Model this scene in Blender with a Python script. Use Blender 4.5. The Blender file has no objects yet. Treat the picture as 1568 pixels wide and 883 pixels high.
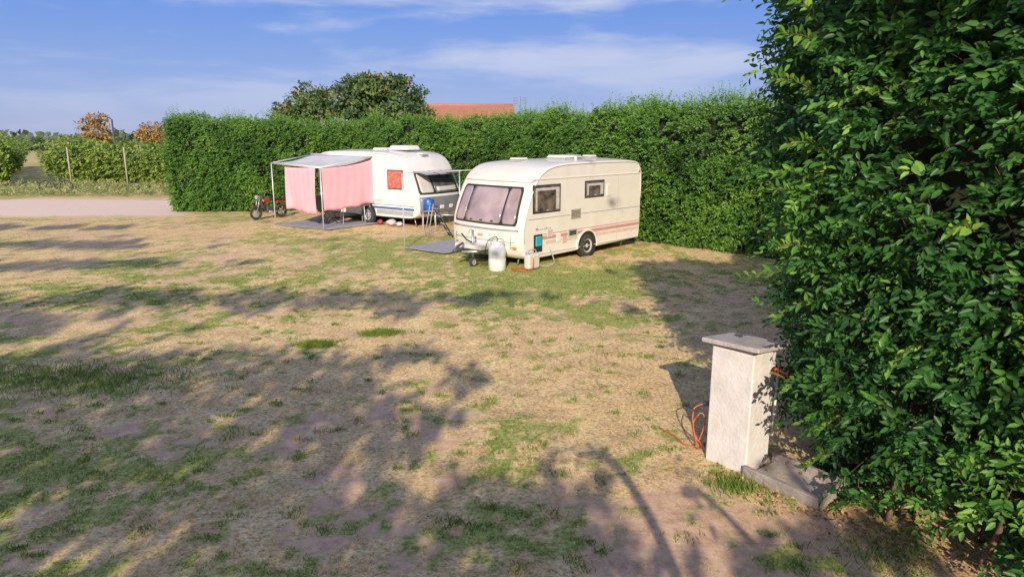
import bpy, bmesh, math, random
import numpy as np
from mathutils import Vector, Matrix

rng = np.random.default_rng(11)
random.seed(5)
scn = bpy.context.scene
COL = scn.collection
ELEV = math.radians(24.0)
AZ = -4.5
TANE = math.tan(ELEV)

# ------------------------------------------------------------------ noise
_T = rng.random((64, 64, 64))
def vnoise(x, y, z):
    x, y, z = np.broadcast_arrays(np.asarray(x, float), np.asarray(y, float), np.asarray(z, float))
    ix, iy, iz = np.floor(x).astype(int), np.floor(y).astype(int), np.floor(z).astype(int)
    fx, fy, fz = x-ix, y-iy, z-iz
    fx, fy, fz = fx*fx*(3-2*fx), fy*fy*(3-2*fy), fz*fz*(3-2*fz)
    r = 0
    for dx in (0, 1):
        for dy in (0, 1):
            for dz in (0, 1):
                w = (fx if dx else 1-fx)*(fy if dy else 1-fy)*(fz if dz else 1-fz)
                r = r + w*_T[(ix+dx) & 63, (iy+dy) & 63, (iz+dz) & 63]
    return r
def fbm(x, y, z=0.0, o=4):
    a, s, t = 1.0, 0.0, 0.0
    x = np.asarray(x, float); y = np.asarray(y, float); z = np.asarray(z, float)
    for i in range(o):
        s = s + a*vnoise(x, y, z+i*7.3); t += a; a *= .5
        x, y, z = x*2.03, y*2.03, z*2.03
    return s/t
def unit(v):
    return v/np.maximum(np.linalg.norm(v, axis=-1, keepdims=True), 1e-9)
def sstep(a, b, x):
    t = np.clip((x-a)/(b-a), 0, 1); return t*t*(3-2*t)

# ------------------------------------------------------------------ materials
def new_mat(name):
    m = bpy.data.materials.new(name); m.use_nodes = True
    nt = m.node_tree
    return m, nt, nt.nodes['Principled BSDF']
def N(nt, t, **k):
    n = nt.nodes.new(t)
    for a, b in k.items(): setattr(n, a, b)
    return n
def mat(name, c, rough=.6, var=.12, scale=4, bump=0.0, bscale=40, metal=0, dirt=None, dirt_amt=.0, coat=0):
    m, nt, p = new_mat(name)
    tc = N(nt, 'ShaderNodeTexCoord')
    no = N(nt, 'ShaderNodeTexNoise'); no.inputs['Scale'].default_value = scale; no.inputs['Detail'].default_value = 6
    nt.links.new(tc.outputs['Object'], no.inputs['Vector'])
    mr = N(nt, 'ShaderNodeMapRange'); mr.inputs[1].default_value = .3; mr.inputs[2].default_value = .7
    mr.inputs[3].default_value = 1-var; mr.inputs[4].default_value = 1+var
    nt.links.new(no.outputs['Fac'], mr.inputs[0])
    mx = N(nt, 'ShaderNodeVectorMath', operation='SCALE'); mx.inputs[0].default_value = c[:3]
    nt.links.new(mr.outputs[0], mx.inputs['Scale'])
    out = mx.outputs[0]
    if dirt:
        n2 = N(nt, 'ShaderNodeTexNoise'); n2.inputs['Scale'].default_value = scale*.6; n2.inputs['Detail'].default_value = 9; n2.inputs['Roughness'].default_value = .7
        mp = N(nt, 'ShaderNodeMapping'); mp.inputs['Scale'].default_value = (1.5, 1.5, .5)
        nt.links.new(tc.outputs['Object'], mp.inputs[0]); nt.links.new(mp.outputs[0], n2.inputs['Vector'])
        r2 = N(nt, 'ShaderNodeMapRange'); r2.inputs[1].default_value = .5; r2.inputs[2].default_value = .8; r2.inputs[3].default_value = 0; r2.inputs[4].default_value = dirt_amt
        nt.links.new(n2.outputs['Fac'], r2.inputs[0])
        mc = N(nt, 'ShaderNodeMixRGB'); mc.inputs[2].default_value = (*dirt, 1)
        nt.links.new(r2.outputs[0], mc.inputs[0]); nt.links.new(out, mc.inputs[1]); out = mc.outputs[0]
    nt.links.new(out, p.inputs['Base Color'])
    p.inputs['Roughness'].default_value = rough; p.inputs['Metallic'].default_value = metal
    p.inputs['Coat Weight'].default_value = coat
    if bump:
        nb = N(nt, 'ShaderNodeTexNoise'); nb.inputs['Scale'].default_value = bscale; nb.inputs['Detail'].default_value = 5
        nt.links.new(tc.outputs['Object'], nb.inputs['Vector'])
        b = N(nt, 'ShaderNodeBump'); b.inputs['Strength'].default_value = bump; b.inputs['Distance'].default_value = .02
        nt.links.new(nb.outputs['Fac'], b.inputs['Height']); nt.links.new(b.outputs[0], p.inputs['Normal'])
    return m
def leaf_mat(name, stops, rough=.45, trans=.25):
    m, nt, p = new_mat(name)
    at = N(nt, 'ShaderNodeAttribute'); at.attribute_name = 'rnd'
    cr = N(nt, 'ShaderNodeValToRGB')
    e = cr.color_ramp.elements
    while len(e) < len(stops): e.new(.5)
    for i, (q, c) in enumerate(stops):
        e[i].position = q; e[i].color = (*c, 1)
    nt.links.new(at.outputs['Fac'], cr.inputs[0])
    nt.links.new(cr.outputs[0], p.inputs['Base Color'])
    p.inputs['Roughness'].default_value = rough
    p.inputs['Specular IOR Level'].default_value = .35
    if trans:
        tr = N(nt, 'ShaderNodeBsdfTranslucent')
        nt.links.new(cr.outputs[0], tr.inputs[0])
        mx = N(nt, 'ShaderNodeMixShader'); mx.inputs[0].default_value = trans
        nt.links.new(p.outputs[0], mx.inputs[1]); nt.links.new(tr.outputs[0], mx.inputs[2])
        nt.links.new(mx.outputs[0], nt.nodes['Material Output'].inputs[0])
    return m

# ------------------------------------------------------------------ mesh helpers
def link(o, parent=None):
    COL.objects.link(o)
    if parent: o.parent = parent
    return o
def np_mesh(name, V, F, m, attrs=None, smooth=False, parent=None):
    V = np.asarray(V, np.float32); F = np.asarray(F, np.int32)
    me = bpy.data.meshes.new(name); k = F.shape[1]
    me.vertices.add(len(V)); me.vertices.foreach_set('co', V.ravel())
    me.loops.add(F.size); me.loops.foreach_set('vertex_index', F.ravel())
    me.polygons.add(len(F)); me.polygons.foreach_set('loop_start', np.arange(0, F.size, k, dtype=np.int32))
    me.update(calc_edges=True)
    if smooth: me.polygons.foreach_set('use_smooth', np.ones(len(F), bool))
    for a, v in (attrs or {}).items():
        at = me.attributes.new(a, 'FLOAT', 'POINT'); at.data.foreach_set('value', np.asarray(v, np.float32))
    me.materials.append(m)
    return link(bpy.data.objects.new(name, me), parent)
def py_mesh(name, V, F, m, parent=None, smooth=False, bevel=0, solid=0):
    me = bpy.data.meshes.new(name); me.from_pydata([tuple(v) for v in V], [], F); me.update()
    bm = bmesh.new(); bm.from_mesh(me); bmesh.ops.recalc_face_normals(bm, faces=bm.faces); bm.to_mesh(me); bm.free()
    if smooth:
        for p in me.polygons: p.use_smooth = True
    me.materials.append(m)
    o = link(bpy.data.objects.new(name, me), parent)
    if solid:
        s = o.modifiers.new('s', 'SOLIDIFY'); s.thickness = solid; s.offset = 0
    if bevel:
        b = o.modifiers.new('b', 'BEVEL'); b.width = bevel; b.segments = 3; b.limit_method = 'ANGLE'; b.angle_limit = math.radians(40)
    return o
def box(name, size, loc, m, parent=None, bevel=.01, rot=(0, 0, 0), taper=1.0):
    sx, sy, sz = [s/2 for s in size]
    V = []
    for z in (-sz, sz):
        t = taper if z > 0 else 1
        V += [(-sx*t, -sy*t, z), (sx*t, -sy*t, z), (sx*t, sy*t, z), (-sx*t, sy*t, z)]
    F = [(0, 3, 2, 1), (4, 5, 6, 7), (0, 1, 5, 4), (1, 2, 6, 5), (2, 3, 7, 6), (3, 0, 4, 7)]
    o = py_mesh(name, V, F, m, parent, bevel=bevel)
    o.location = loc; o.rotation_euler = rot
    return o
def lathe(name, prof, loc, m, parent=None, segs=24, rot=(0, 0, 0)):
    V = []; F = []; n = len(prof)
    for i in range(segs):
        a = 2*math.pi*i/segs
        V += [(r*math.cos(a), r*math.sin(a), z) for r, z in prof]
    for i in range(segs):
        j = (i+1) % segs
        for k in range(n-1):
            F.append((i*n+k, j*n+k, j*n+k+1, i*n+k+1))
    o = py_mesh(name, V, F, m, parent)
    for p in o.data.polygons: p.use_smooth = True
    e = o.modifiers.new('e', 'EDGE_SPLIT'); e.split_angle = math.radians(40)
    o.location = loc; o.rotation_euler = rot
    return o
def tube(name, pts, r, m, parent=None, segs=8, smooth_path=False, cyclic=False):
    P = [Vector(p) for p in pts]
    if smooth_path:
        Q = []
        n = len(P)
        for i in range(n-1):
            p0, p1, p2, p3 = P[max(i-1, 0)], P[i], P[i+1], P[min(i+2, n-1)]
            for t in np.linspace(0, 1, 7)[:-1]:
                Q.append(.5*((2*p1)+(p2-p0)*t+(2*p0-5*p1+4*p2-p3)*t*t+(3*p1-p0-3*p2+p3)*t**3))
        Q.append(P[-1]); P = Q
    n = len(P); V = []; F = []
    for i, p in enumerate(P):
        d = (P[min(i+1, n-1)]-P[max(i-1, 0)]).normalized()
        up = Vector((0, 0, 1)) if abs(d.z) < .9 else Vector((1, 0, 0))
        a = d.cross(up).normalized(); b = d.cross(a)
        rr = r[i] if isinstance(r, (list, tuple)) and len(r) == n else (r if not isinstance(r, (list, tuple)) else r[0]+(r[1]-r[0])*i/(n-1))
        for k in range(segs):
            t = 2*math.pi*k/segs
            V.append(p+(a*math.cos(t)+b*math.sin(t))*rr)
    for i in range(n-1):
        for k in range(segs):
            l = (k+1) % segs
            F.append((i*segs+k, i*segs+l, (i+1)*segs+l, (i+1)*segs+k))
    F.append(tuple(range(segs))); F.append(tuple(range((n-1)*segs, n*segs)))
    return py_mesh(name, V, F, m, parent, smooth=True)
def empty(name, loc=(0, 0, 0), rz=0):
    o = bpy.data.objects.new(name, None); o.location = loc; o.rotation_euler = (0, 0, rz)
    COL.objects.link(o); return o

# ------------------------------------------------------------------ leaves
def leaf_geo(P, D, Nn, L, W, rnd, hexa=False):
    Nn = unit(Nn - D*np.sum(Nn*D, 1, keepdims=True)); S = np.cross(D, Nn)
    L = L[:, None]; W = W[:, None]; n = len(P)
    if hexa:
        V = np.stack([P, P+D*L*.3+S*W*.45+Nn*W*.14, P+D*L*.68+S*W*.38+Nn*W*.10, P+D*L-Nn*L*.14,
                      P+D*L*.3-S*W*.45+Nn*W*.14, P+D*L*.68-S*W*.38+Nn*W*.10], 1).reshape(-1, 3)
        b = (np.arange(n)*6)[:, None]
        F = np.concatenate([b+np.array([[0, 1, 2, 3]]), b+np.array([[0, 3, 5, 4]])])
        return V, F, np.repeat(rnd, 6)
    V = np.stack([P, P+D*L*.5+S*W*.5+Nn*W*.1, P+D*L, P+D*L*.5-S*W*.5+Nn*W*.1], 1).reshape(-1, 3)
    F = (np.arange(n)*4)[:, None]+np.array([[0, 1, 2, 3]])
    return V, F, np.repeat(rnd, 4)
def sprigs(P, D, O, nl, slen, L, W, hexa, clump_rnd=None, droop=.25):
    n = len(P); up = np.array([0, 0, 1.0])
    side = unit(np.cross(D, up)+rng.normal(0, .5, (n, 3)))
    side = unit(side-D*np.sum(side*D, 1, keepdims=True))
    sl = slen*rng.uniform(.6, 1.25, n)
    cr = rng.random(n) if clump_rnd is None else clump_rnd
    Vs, Fs, Rs = [], [], []; off = 0
    for k in range(nl):
        t = (k+.6)/nl
        base = P+D*(sl*t)[:, None]-up*(droop*sl*t*t)[:, None]
        s = 1 if k % 2 else -1
        if k == nl-1: s = .1
        ld = unit(D*.6+side*s*.85+rng.normal(0, .22, (n, 3))-up*.2)
        nn = unit(up*.4+O*.8+np.array([0, -.15, 0])+rng.normal(0, .42, (n, 3)))
        f = rng.uniform(.7, 1.2, n)*(1-.3*t)
        V, F, R = leaf_geo(base, ld, nn, L*f, W*f, np.clip(cr*.66+rng.random(n)*.24+.12*t, 0, 1), hexa)
        Vs.append(V); Fs.append(F+off); Rs.append(R); off += len(V)
    return np.concatenate(Vs), np.concatenate(Fs), np.concatenate(Rs), side, sl

# ================================================================== SUN, SKY, CAMERA
cam = bpy.data.cameras.new('camera'); cam.lens = 24; cam.sensor_width = 36; cam.clip_end = 2000; cam.clip_start = .05
co = link(bpy.data.objects.new('camera', cam)); co.location = (0, 0, 3.0)
co.rotation_euler = (math.radians(77.5), 0, 0)
scn.camera = co
sun = bpy.data.lights.new('sun', 'SUN'); sun.energy = 5.0; sun.angle = math.radians(.45); sun.color = (1, .86, .67)
so = link(bpy.data.objects.new('sun', sun)); so.rotation_euler = (math.pi/2-ELEV, 0, math.radians(AZ)); so.location = (0, -20, 20)

w = bpy.data.worlds.new('World'); scn.world = w; w.use_nodes = True
nt = w.node_tree; bg = nt.nodes['Background']
sk = N(nt, 'ShaderNodeTexSky', sky_type='NISHITA'); sk.sun_disc = False
sk.sun_elevation = ELEV; sk.sun_rotation = math.radians(180+AZ); sk.air_density = 1.0; sk.dust_density = .4; sk.ozone_density = 3.0
tc = N(nt, 'ShaderNodeTexCoord')
sx = N(nt, 'ShaderNodeSeparateXYZ'); nt.links.new(tc.outputs['Generated'], sx.inputs[0])
gr_ = N(nt, 'ShaderNodeValToRGB'); ee = gr_.color_ramp.elements
ee[0].position = 0.0; ee[0].color = (.33, .40, .72, 1); ee[1].position = .45; ee[1].color = (.11, .18, .48, 1)
e2 = ee.new(.16); e2.color = (.14, .28, .76, 1)
nt.links.new(sx.outputs['Z'], gr_.inputs[0])
sc_ = N(nt, 'ShaderNodeVectorMath', operation='SCALE'); sc_.inputs['Scale'].default_value = 7.2; nt.links.new(gr_.outputs[0], sc_.inputs[0])
mb_ = N(nt, 'ShaderNodeMixRGB'); mb_.inputs[0].default_value = .85; nt.links.new(sk.outputs[0], mb_.inputs[1]); nt.links.new(sc_.outputs[0], mb_.inputs[2])
mp = N(nt, 'ShaderNodeMapping'); mp.inputs['Scale'].default_value = (1.3, 1.3, 7.0); mp.inputs['Rotation'].default_value = (0, math.radians(14), 0); mp.inputs['Location'].default_value = (.4, .2, .3)
nt.links.new(tc.outputs['Generated'], mp.inputs[0])
n1 = N(nt, 'ShaderNodeTexNoise'); n1.inputs['Scale'].default_value = 2.1; n1.inputs['Detail'].default_value = 11; n1.inputs['Roughness'].default_value = .56; n1.inputs['Distortion'].default_value = .2
nt.links.new(mp.outputs[0], n1.inputs['Vector'])
r1 = N(nt, 'ShaderNodeMapRange'); r1.inputs[1].default_value = .42; r1.inputs[2].default_value = .66; r1.inputs[4].default_value = .9; r1.interpolation_type = 'SMOOTHSTEP'
nt.links.new(n1.outputs['Fac'], r1.inputs[0])
zr = N(nt, 'ShaderNodeMapRange'); zr.inputs[1].default_value = .03; zr.inputs[2].default_value = .14; zr.inputs[3].default_value = .3
nt.links.new(sx.outputs['Z'], zr.inputs[0])
ml = N(nt, 'ShaderNodeMath', operation='MULTIPLY'); nt.links.new(r1.outputs[0], ml.inputs[0]); nt.links.new(zr.outputs[0], ml.inputs[1])
mxc = N(nt, 'ShaderNodeMixRGB'); mxc.inputs[2].default_value = (4.8, 5.1, 6.3, 1)
nt.links.new(ml.outputs[0], mxc.inputs[0]); nt.links.new(mb_.outputs[0], mxc.inputs[1])
nt.links.new(mxc.outputs[0], bg.inputs[0]); bg.inputs[1].default_value = .135
scn.view_settings.view_transform = 'Standard'; scn.view_settings.look = 'None'; scn.view_settings.exposure = 0

# ================================================================== GROUND
def green_map(x, y):
    n = fbm(x*.55, y*.55, 3.1, 4); n2 = fbm(x*2.6, y*2.6, 9.0, 4); n3 = fbm(x*9, y*9, 2.0, 3)
    g = (n-.5)*2.2+(n2-.5)*2.6+(n3-.5)*2.4+.09
    def e(cx, cy, rx, ry, a):
        return a*np.exp(-(((x-cx)/rx)**2+((y-cy)/ry)**2))
    g = g+e(-3, 15.2, 5, 2.6, .62)+e(1.5, 14.0, 3.8, 1.8, .70)+e(-2.5, 19, 5, 2, .35)+e(-1.0, 12.6, 1.6, .9, .6)+e(3.2, 15.5, 2.5, 1.4, .40)
    g = g+e(-5.6, 8.2, 1.8, .9, .7)+e(-3.0, 5.4, 2.6, 1.4, .25)+e(-6, 12.8, 2.5, .8, .3)
    g = g-e(.7, 8, 1.9, 2.0, .5)-e(-2.3, 10.2, 2.0, .8, .5)-e(-9, 24, 9, 4, .25)-e(1.4, 5.0, 1.0, 1.4, .7)
    g = g+e(-2.05, 10.3, .3, .18, 1.4)+e(-2.9, 9.7, .28, .16, 1.4)+e(1.95, 5.5, .22, .22, 1.0)+e(2.9, 4.2, .4, .3, .5)
    return sstep(.12, .75, g)
def dirt_map(x, y):
    n = fbm(x*.8+20, y*.8, 5.5, 4); n2 = fbm(x*5, y*5, 2, 3)
    d = (n-.56)*5+(n2-.5)*2.2
    def e(cx, cy, rx, ry, a):
        return a*np.exp(-(((x-cx)/rx)**2+((y-cy)/ry)**2))
    d = d+e(1.5, 4.9, 1.4, 1.4, 1.1)+e(-1.2, 7.2, 1.3, .8, .7)+e(-3.4, 6.6, 1, .5, .7)+e(4.4, 12.6, 1.2, 1.4, .9)+e(.5, 4.6, 1.5, .7, .6)
    return sstep(.1, .8, d)
def road_map(x, y):
    ed = (fbm(x*.5, y*.5, 8, 3)-.5)*1.6
    return np.clip((-12.6-x+ed)*1.2, 0, 1)*np.clip((y-26.0+ed-.04*(x+13))*1.2, 0, 1)*np.clip((34.0-y+ed)*1.0, 0, 1)
def axis(segs):
    a = [np.arange(s, e, d) for s, e, d in segs]
    return np.concatenate(a+[[segs[-1][1]]])
gx = axis([(-400, -60, 40), (-60, -18, 1.0), (-18, -9, .18), (-9, 6, .055), (6, 12, .25), (12, 60, 4), (60, 400, 40)])
gy = axis([(-300, -20, 40), (-20, 2.6, 1.5), (2.6, 15, .055), (15, 34, .16), (34, 60, 1.0), (60, 1200, 60)])
X, Y = np.meshgrid(gx, gy); nx, ny = len(gx), len(gy)
def gz(x, y):
    nn = np.exp(-((x+1)/14)**2)*(y < 34)*(y > 2)
    return ((fbm(x*.6, y*.6, 1, 2)-.5)*.06+(fbm(x*3, y*3, 4, 3)-.5)*.035)*nn
Z = gz(X, Y)
V = np.stack([X, Y, Z], -1).reshape(-1, 3)
idx = np.arange(nx*ny).reshape(ny, nx)
F = np.stack([idx[:-1, :-1], idx[:-1, 1:], idx[1:, 1:], idx[1:, :-1]], -1).reshape(-1, 4)
m, nt, p = new_mat('dry_grass_ground')
def attr(nt, nm):
    a = N(nt, 'ShaderNodeAttribute'); a.attribute_name = nm; return a.outputs['Fac']
tc = N(nt, 'ShaderNodeTexCoord')
def noise(nt, tc, s, d=6, r=.6, sc=None):
    n = N(nt, 'ShaderNodeTexNoise'); n.inputs['Scale'].default_value = s; n.inputs['Detail'].default_value = d; n.inputs['Roughness'].default_value = r
    if sc:
        mp = N(nt, 'ShaderNodeMapping'); mp.inputs['Scale'].default_value = sc; nt.links.new(tc.outputs['Object'], mp.inputs[0]); nt.links.new(mp.outputs[0], n.inputs['Vector'])
    else: nt.links.new(tc.outputs['Object'], n.inputs['Vector'])
    return n.outputs['Fac']
def ramp(nt, f, st):
    c = N(nt, 'ShaderNodeValToRGB'); e = c.color_ramp.elements
    while len(e) < len(st): e.new(.5)
    for i, (q, k) in enumerate(st): e[i].position = q; e[i].color = (*k, 1)
    nt.links.new(f, c.inputs[0]); return c.outputs[0]
def mixc(nt, f, a, b):
    x = N(nt, 'ShaderNodeMixRGB'); nt.links.new(f, x.inputs[0]); nt.links.new(a, x.inputs[1]); nt.links.new(b, x.inputs[2]); return x.outputs[0]
nf = noise(nt, tc, 22, 9, .8); nm_ = noise(nt, tc, 7, 8, .75); nl_ = noise(nt, tc, 2.2, 7, .7)
straw = ramp(nt, nf, [(.36, (.26, .17, .08)), (.49, (.82, .60, .30)), (.62, (1.0, .82, .50))])
strawd = ramp(nt, nf, [(.36, (.22, .14, .07)), (.5, (.62, .44, .22)), (.64, (.86, .66, .38))])
straw = mixc(nt, ramp(nt, nl_, [(.42, (0, 0, 0)), (.62, (1, 1, 1))]), straw, strawd)
dirt = ramp(nt, nm_, [(.3, (.42, .26, .17)), (.5, (.72, .48, .32)), (.72, (.88, .64, .44))])
grn = ramp(nt, nf, [(.34, (.07, .10, .02)), (.5, (.27, .36, .07)), (.66, (.60, .60, .20))])
grav = ramp(nt, nf, [(.3, (.55, .40, .33)), (.5, (.85, .66, .54)), (.7, (.95, .80, .70))])
c = mixc(nt, attr(nt, 'dirt'), straw, dirt); c = mixc(nt, attr(nt, 'green'), c, grn); c = mixc(nt, attr(nt, 'road'), c, grav)
nt.links.new(c, p.inputs['Base Color']); p.inputs['Roughness'].default_value = .95; p.inputs['Specular IOR Level'].default_value = .1
b = N(nt, 'ShaderNodeBump'); b.inputs['Strength'].default_value = .6; b.inputs['Distance'].default_value = .02
nt.links.new(nf, b.inputs['Height']); nt.links.new(b.outputs[0], p.inputs['Normal'])
gr = green_map(X, Y); di = dirt_map(X, Y)*(1-gr*.7); ro = road_map(X, Y)
gr = np.where(Y > 34, np.clip(gr+.35, 0, 1), gr)
np_mesh('ground', V, F, m, {'green': (gr*.8).ravel(), 'dirt': di.ravel(), 'road': ro.ravel()}, smooth=True)

def blades(n, x0, x1, y0, y1, wbl, hs):
    y = y0+(y1-y0)*rng.random(n)**1.4
    lim = y*.80+1.2
    x = rng.uniform(-1, 1, n)*lim
    g = green_map(x, y); d = dirt_map(x, y)*(1-g*.7); r = road_map(x, y)
    keep = (rng.random(n) > d*.85) & (rng.random(n) > r*.97) & (x > x0) & (x < x1)
    cl = fbm(x*6, y*6, 6, 3)
    keep &= rng.random(n) < np.clip((cl-.40)*5, .06, 1)
    x, y, g, cl = x[keep], y[keep], g[keep], cl[keep]; n = len(x)
    isg = rng.random(n) < np.clip(g*.95+.05, 0, .92)
    h = hs*np.where(isg, rng.uniform(.4, 1.2, n)*(0.6+g*.7), rng.uniform(.25, 1.0, n))
    ln = np.where(isg, .7, 1.9)
    a = rng.uniform(0, 2*np.pi, n); t = rng.uniform(0, 2*np.pi, n)
    P = np.stack([x, y, gz(x, y)-.004], 1)
    wv = np.stack([np.cos(a), np.sin(a), 0*a], 1)*(wbl*rng.uniform(.6, 1.3, n))[:, None]
    tip = P+np.stack([np.cos(t)*ln*h, np.sin(t)*ln*h, h], 1)
    V = np.stack([P-wv, P+wv, tip], 1).reshape(-1, 3)
    F = np.arange(n*3).reshape(n, 3)
    rn = np.where(isg, rng.uniform(0, .45, n), rng.uniform(.55, 1, n))
    return V, F, np.repeat(rn, 3)
V1, F1, R1 = blades(460000, -14, 7, 3.2, 15, .0038, .025)
V2, F2, R2 = blades(160000, -20, 9, 12, 34, .010, .030)
tc_, tn = [(-2.05, 10.3, .28, .15), (-2.9, 9.7, .26, .14), (1.95, 5.5, .2, .16), (-5.6, 8.2, 1.5, .6), (2.75, 4.5, .4, .3)], [1500, 1500, 500, 3500, 500]
TV = []; TF = []; TR = []; off = 0
extra = [(float(rng.uniform(-6, 2.4)), float(rng.uniform(3.6, 12)), float(rng.uniform(.04, .14)), float(rng.uniform(.03, .10))) for _ in range(260)]
for (cx, cy, rx, ry), n in zip(tc_+extra, tn+[55]*len(extra)):
    x = rng.normal(cx, rx*.55, n); y = rng.normal(cy, ry*.55, n); h = rng.uniform(.03, .09, n)*(1.1 if n > 100 else .6)
    a = rng.uniform(0, 6.28, n); t = rng.uniform(0, 6.28, n)
    P = np.stack([x, y, gz(x, y)-.004], 1); wv = np.stack([np.cos(a), np.sin(a), 0*a], 1)*.005
    tip = P+np.stack([np.cos(t)*.6*h, np.sin(t)*.6*h, h], 1)
    TV.append(np.stack([P-wv, P+wv, tip], 1).reshape(-1, 3)); TF.append(np.arange(n*3).reshape(n, 3)+off); off += n*3
    TR.append(np.repeat(rng.uniform(0, .5, n), 3))
V3, F3, R3 = np.concatenate(TV), np.concatenate(TF), np.concatenate(TR)
VV = np.concatenate([V1, V2, V3]); FF = np.concatenate([F1, F2+len(V1), F3+len(V1)+len(V2)]); RR = np.concatenate([R1, R2, R3])
gm = leaf_mat('grass_blades', [(0, (.09, .18, .025)), (.48, (.32, .42, .08)), (.56, (.60, .43, .20)), (1, (1.0, .82, .50))], .7, .3)
np_mesh('grass', VV, FF, gm, {'rnd': RR})
n = 1100; x = rng.uniform(1.9, 4.2, n); y = 5.9-(x-2.1)*1.3+rng.normal(-.15, .32, n)
D = unit(np.column_stack([rng.normal(0, 1, (n, 2)), rng.normal(0, .15, n)])); nn = unit(np.array([0, 0, 1.])+rng.normal(0, .3, (n, 3)))
P = np.column_stack([x, y, gz(x, y)+.015]); V, F, R = leaf_geo(P, D, nn, rng.uniform(.03, .06, n), rng.uniform(.02, .03, n), rng.random(n), True)
np_mesh('fallen_leaves', V, F, leaf_mat('dead_leaves', [(0, (.20, .10, .05)), (.6, (.50, .31, .15)), (1, (.70, .50, .28))], .8, .1), {'rnd': R})

# ================================================================== HEDGES
far_leaf = leaf_mat('privet_leaves', [(0, (.035, .09, .018)), (.4, (.095, .225, .032)), (.85, (.20, .38, .055)), (1, (.36, .48, .11))], .5, .28)
near_leaf = leaf_mat('elm_leaves', [(0, (.018, .065, .018)), (.4, (.050, .165, .032)), (.75, (.13, .31, .048)), (1, (.36, .56, .09))], .42, .28)
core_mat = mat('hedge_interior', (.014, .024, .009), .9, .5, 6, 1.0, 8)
twig_mat = mat('twigs', (.16, .10, .06), .85, .3, 12)
def face_frame(poly, sign):
    P = np.array(poly, float); seg = np.diff(P, axis=0); ln = np.linalg.norm(seg, axis=1)
    s = np.concatenate([[0], np.cumsum(ln)])
    nn = np.stack([seg[:, 1], -seg[:, 0]], 1)/ln[:, None]*sign
    vn = np.concatenate([nn[:1], (nn[:-1]+nn[1:])/2, nn[-1:]]); vn = vn/np.linalg.norm(vn, axis=1, keepdims=True)
    return P, s, vn
def hedge(name, poly, hts, sign, n, thick, slen, L, W, nl, hexa, lmat, lean=0., lump=.25, lf=.9, shoots=0, depth=.35, stems=False, bias=None, fray=0, ragged=.5, tuft=0):
    P, s, vn = face_frame(poly, sign)
    H = np.array(hts, float)
    par = empty(name)
    def at(u):
        b = np.stack([np.interp(u, s, P[:, 0]), np.interp(u, s, P[:, 1])], 1)
        nr = unit(np.stack([np.interp(u, s, vn[:, 0]), np.interp(u, s, vn[:, 1])], 1))
        return b, nr, np.interp(u, s, H)
    def surf(u, z, inset):
        b, nr, h = at(u)
        h = h+(fbm(u*1.1, inset*1.5, 3, 4)-.5)*ragged*1.6
        zz = z*h
        lmp = (fbm(u*lf, zz*lf, 1.7, 3)-.5)*2*lump+(fbm(u*lf*3, zz*lf*3, 5.7, 2)-.5)*lump*1.4
        rd = np.clip((z-.90)/.10, 0, 1)**2*.22+np.clip((.06-z)/.06, 0, 1)*.15
        q = b+nr*(lmp-inset+lean*zz-rd)[:, None]
        return np.column_stack([q, zz]), np.column_stack([nr, 0*zz]), h
    nf_ = int(n*.84)
    u = rng.uniform(0, s[-1], nf_) if bias is None else s[-1]*rng.random(nf_)**bias
    z = rng.random(nf_)
    ins = np.abs(rng.normal(0, depth*.5, nf_))+.0
    p, o, _ = surf(u, z, ins)
    if tuft:
        tf = fbm(u*4.2, z*4.2*4, 7.7, 2); push = np.clip((tf-.5)*tuft*4, -tuft, tuft); p = p+o*push[:, None]
    if fray:
        k = rng.random(nf_) < fray; p[k] += o[k]*rng.uniform(.05, .25, (k.sum(), 1))
    hole = fbm(p[:, 0]*1.6+p[:, 1]*1.6, p[:, 2]*1.8, 4.4, 3)
    k = (hole > .42) | (rng.random(nf_) < .28); p, o = p[k], o[k]
    D = unit(o*.75+rng.normal(0, .45, p.shape)+np.array([0, 0, .12]))
    cr = np.clip(fbm(p[:, 0]*1.4, p[:, 1]*1.4+p[:, 2]*1.4, 2.2, 3)*1.7-.45+rng.normal(0, .22, len(p)), 0, 1)
    nt_ = n-nf_; u2 = rng.uniform(0, s[-1], nt_)
    p2, o2, h2 = surf(u2, rng.uniform(.93, 1.0, nt_), rng.random(nt_)*thick)
    p2[:, 2] += rng.normal(0, .05, nt_)
    D2 = unit(np.array([0, 0, 1.])+rng.normal(0, .5, p2.shape))
    PP = np.concatenate([p, p2]); DD = np.concatenate([D, D2]); OO = np.concatenate([o, unit(o2*.8+np.array([0, 0, 1.]))]); CR = np.concatenate([cr, np.clip(rng.normal(.6, .2, nt_), 0, 1)])
    for e, dr in ((0, -1), (s[-1], 1)):
        ne = int(n*.35*thick / s[-1]*2)
        if ne < 10: continue
        tv = unit((P[1]-P[0])[None] if dr < 0 else (P[-1]-P[-2])[None])[0]*dr
        ue = np.full(ne, e); pe, oe, _ = surf(ue, rng.random(ne), rng.random(ne)*thick)
        ow = np.tile(np.array([tv[0], tv[1], 0]), (ne, 1))
        pe += ow*((fbm(pe[:, 0]*1.5, pe[:, 1]*1.5+pe[:, 2]*1.5, 1, 2)-.5)*.5)[:, None]-ow*np.abs(rng.normal(0, .12, ne))[:, None]
        PP = np.concatenate([PP, pe]); OO = np.concatenate([OO, ow]); DD = np.concatenate([DD, unit(ow*.8+rng.normal(0, .45, pe.shape))]); CR = np.concatenate([CR, rng.random(ne)])
    V, F, R, sd, sl = sprigs(PP, DD, OO, nl, slen, L, W, hexa, CR)
    np_mesh('leaves', V, F, lmat, {'rnd': R}, parent=par)
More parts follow.
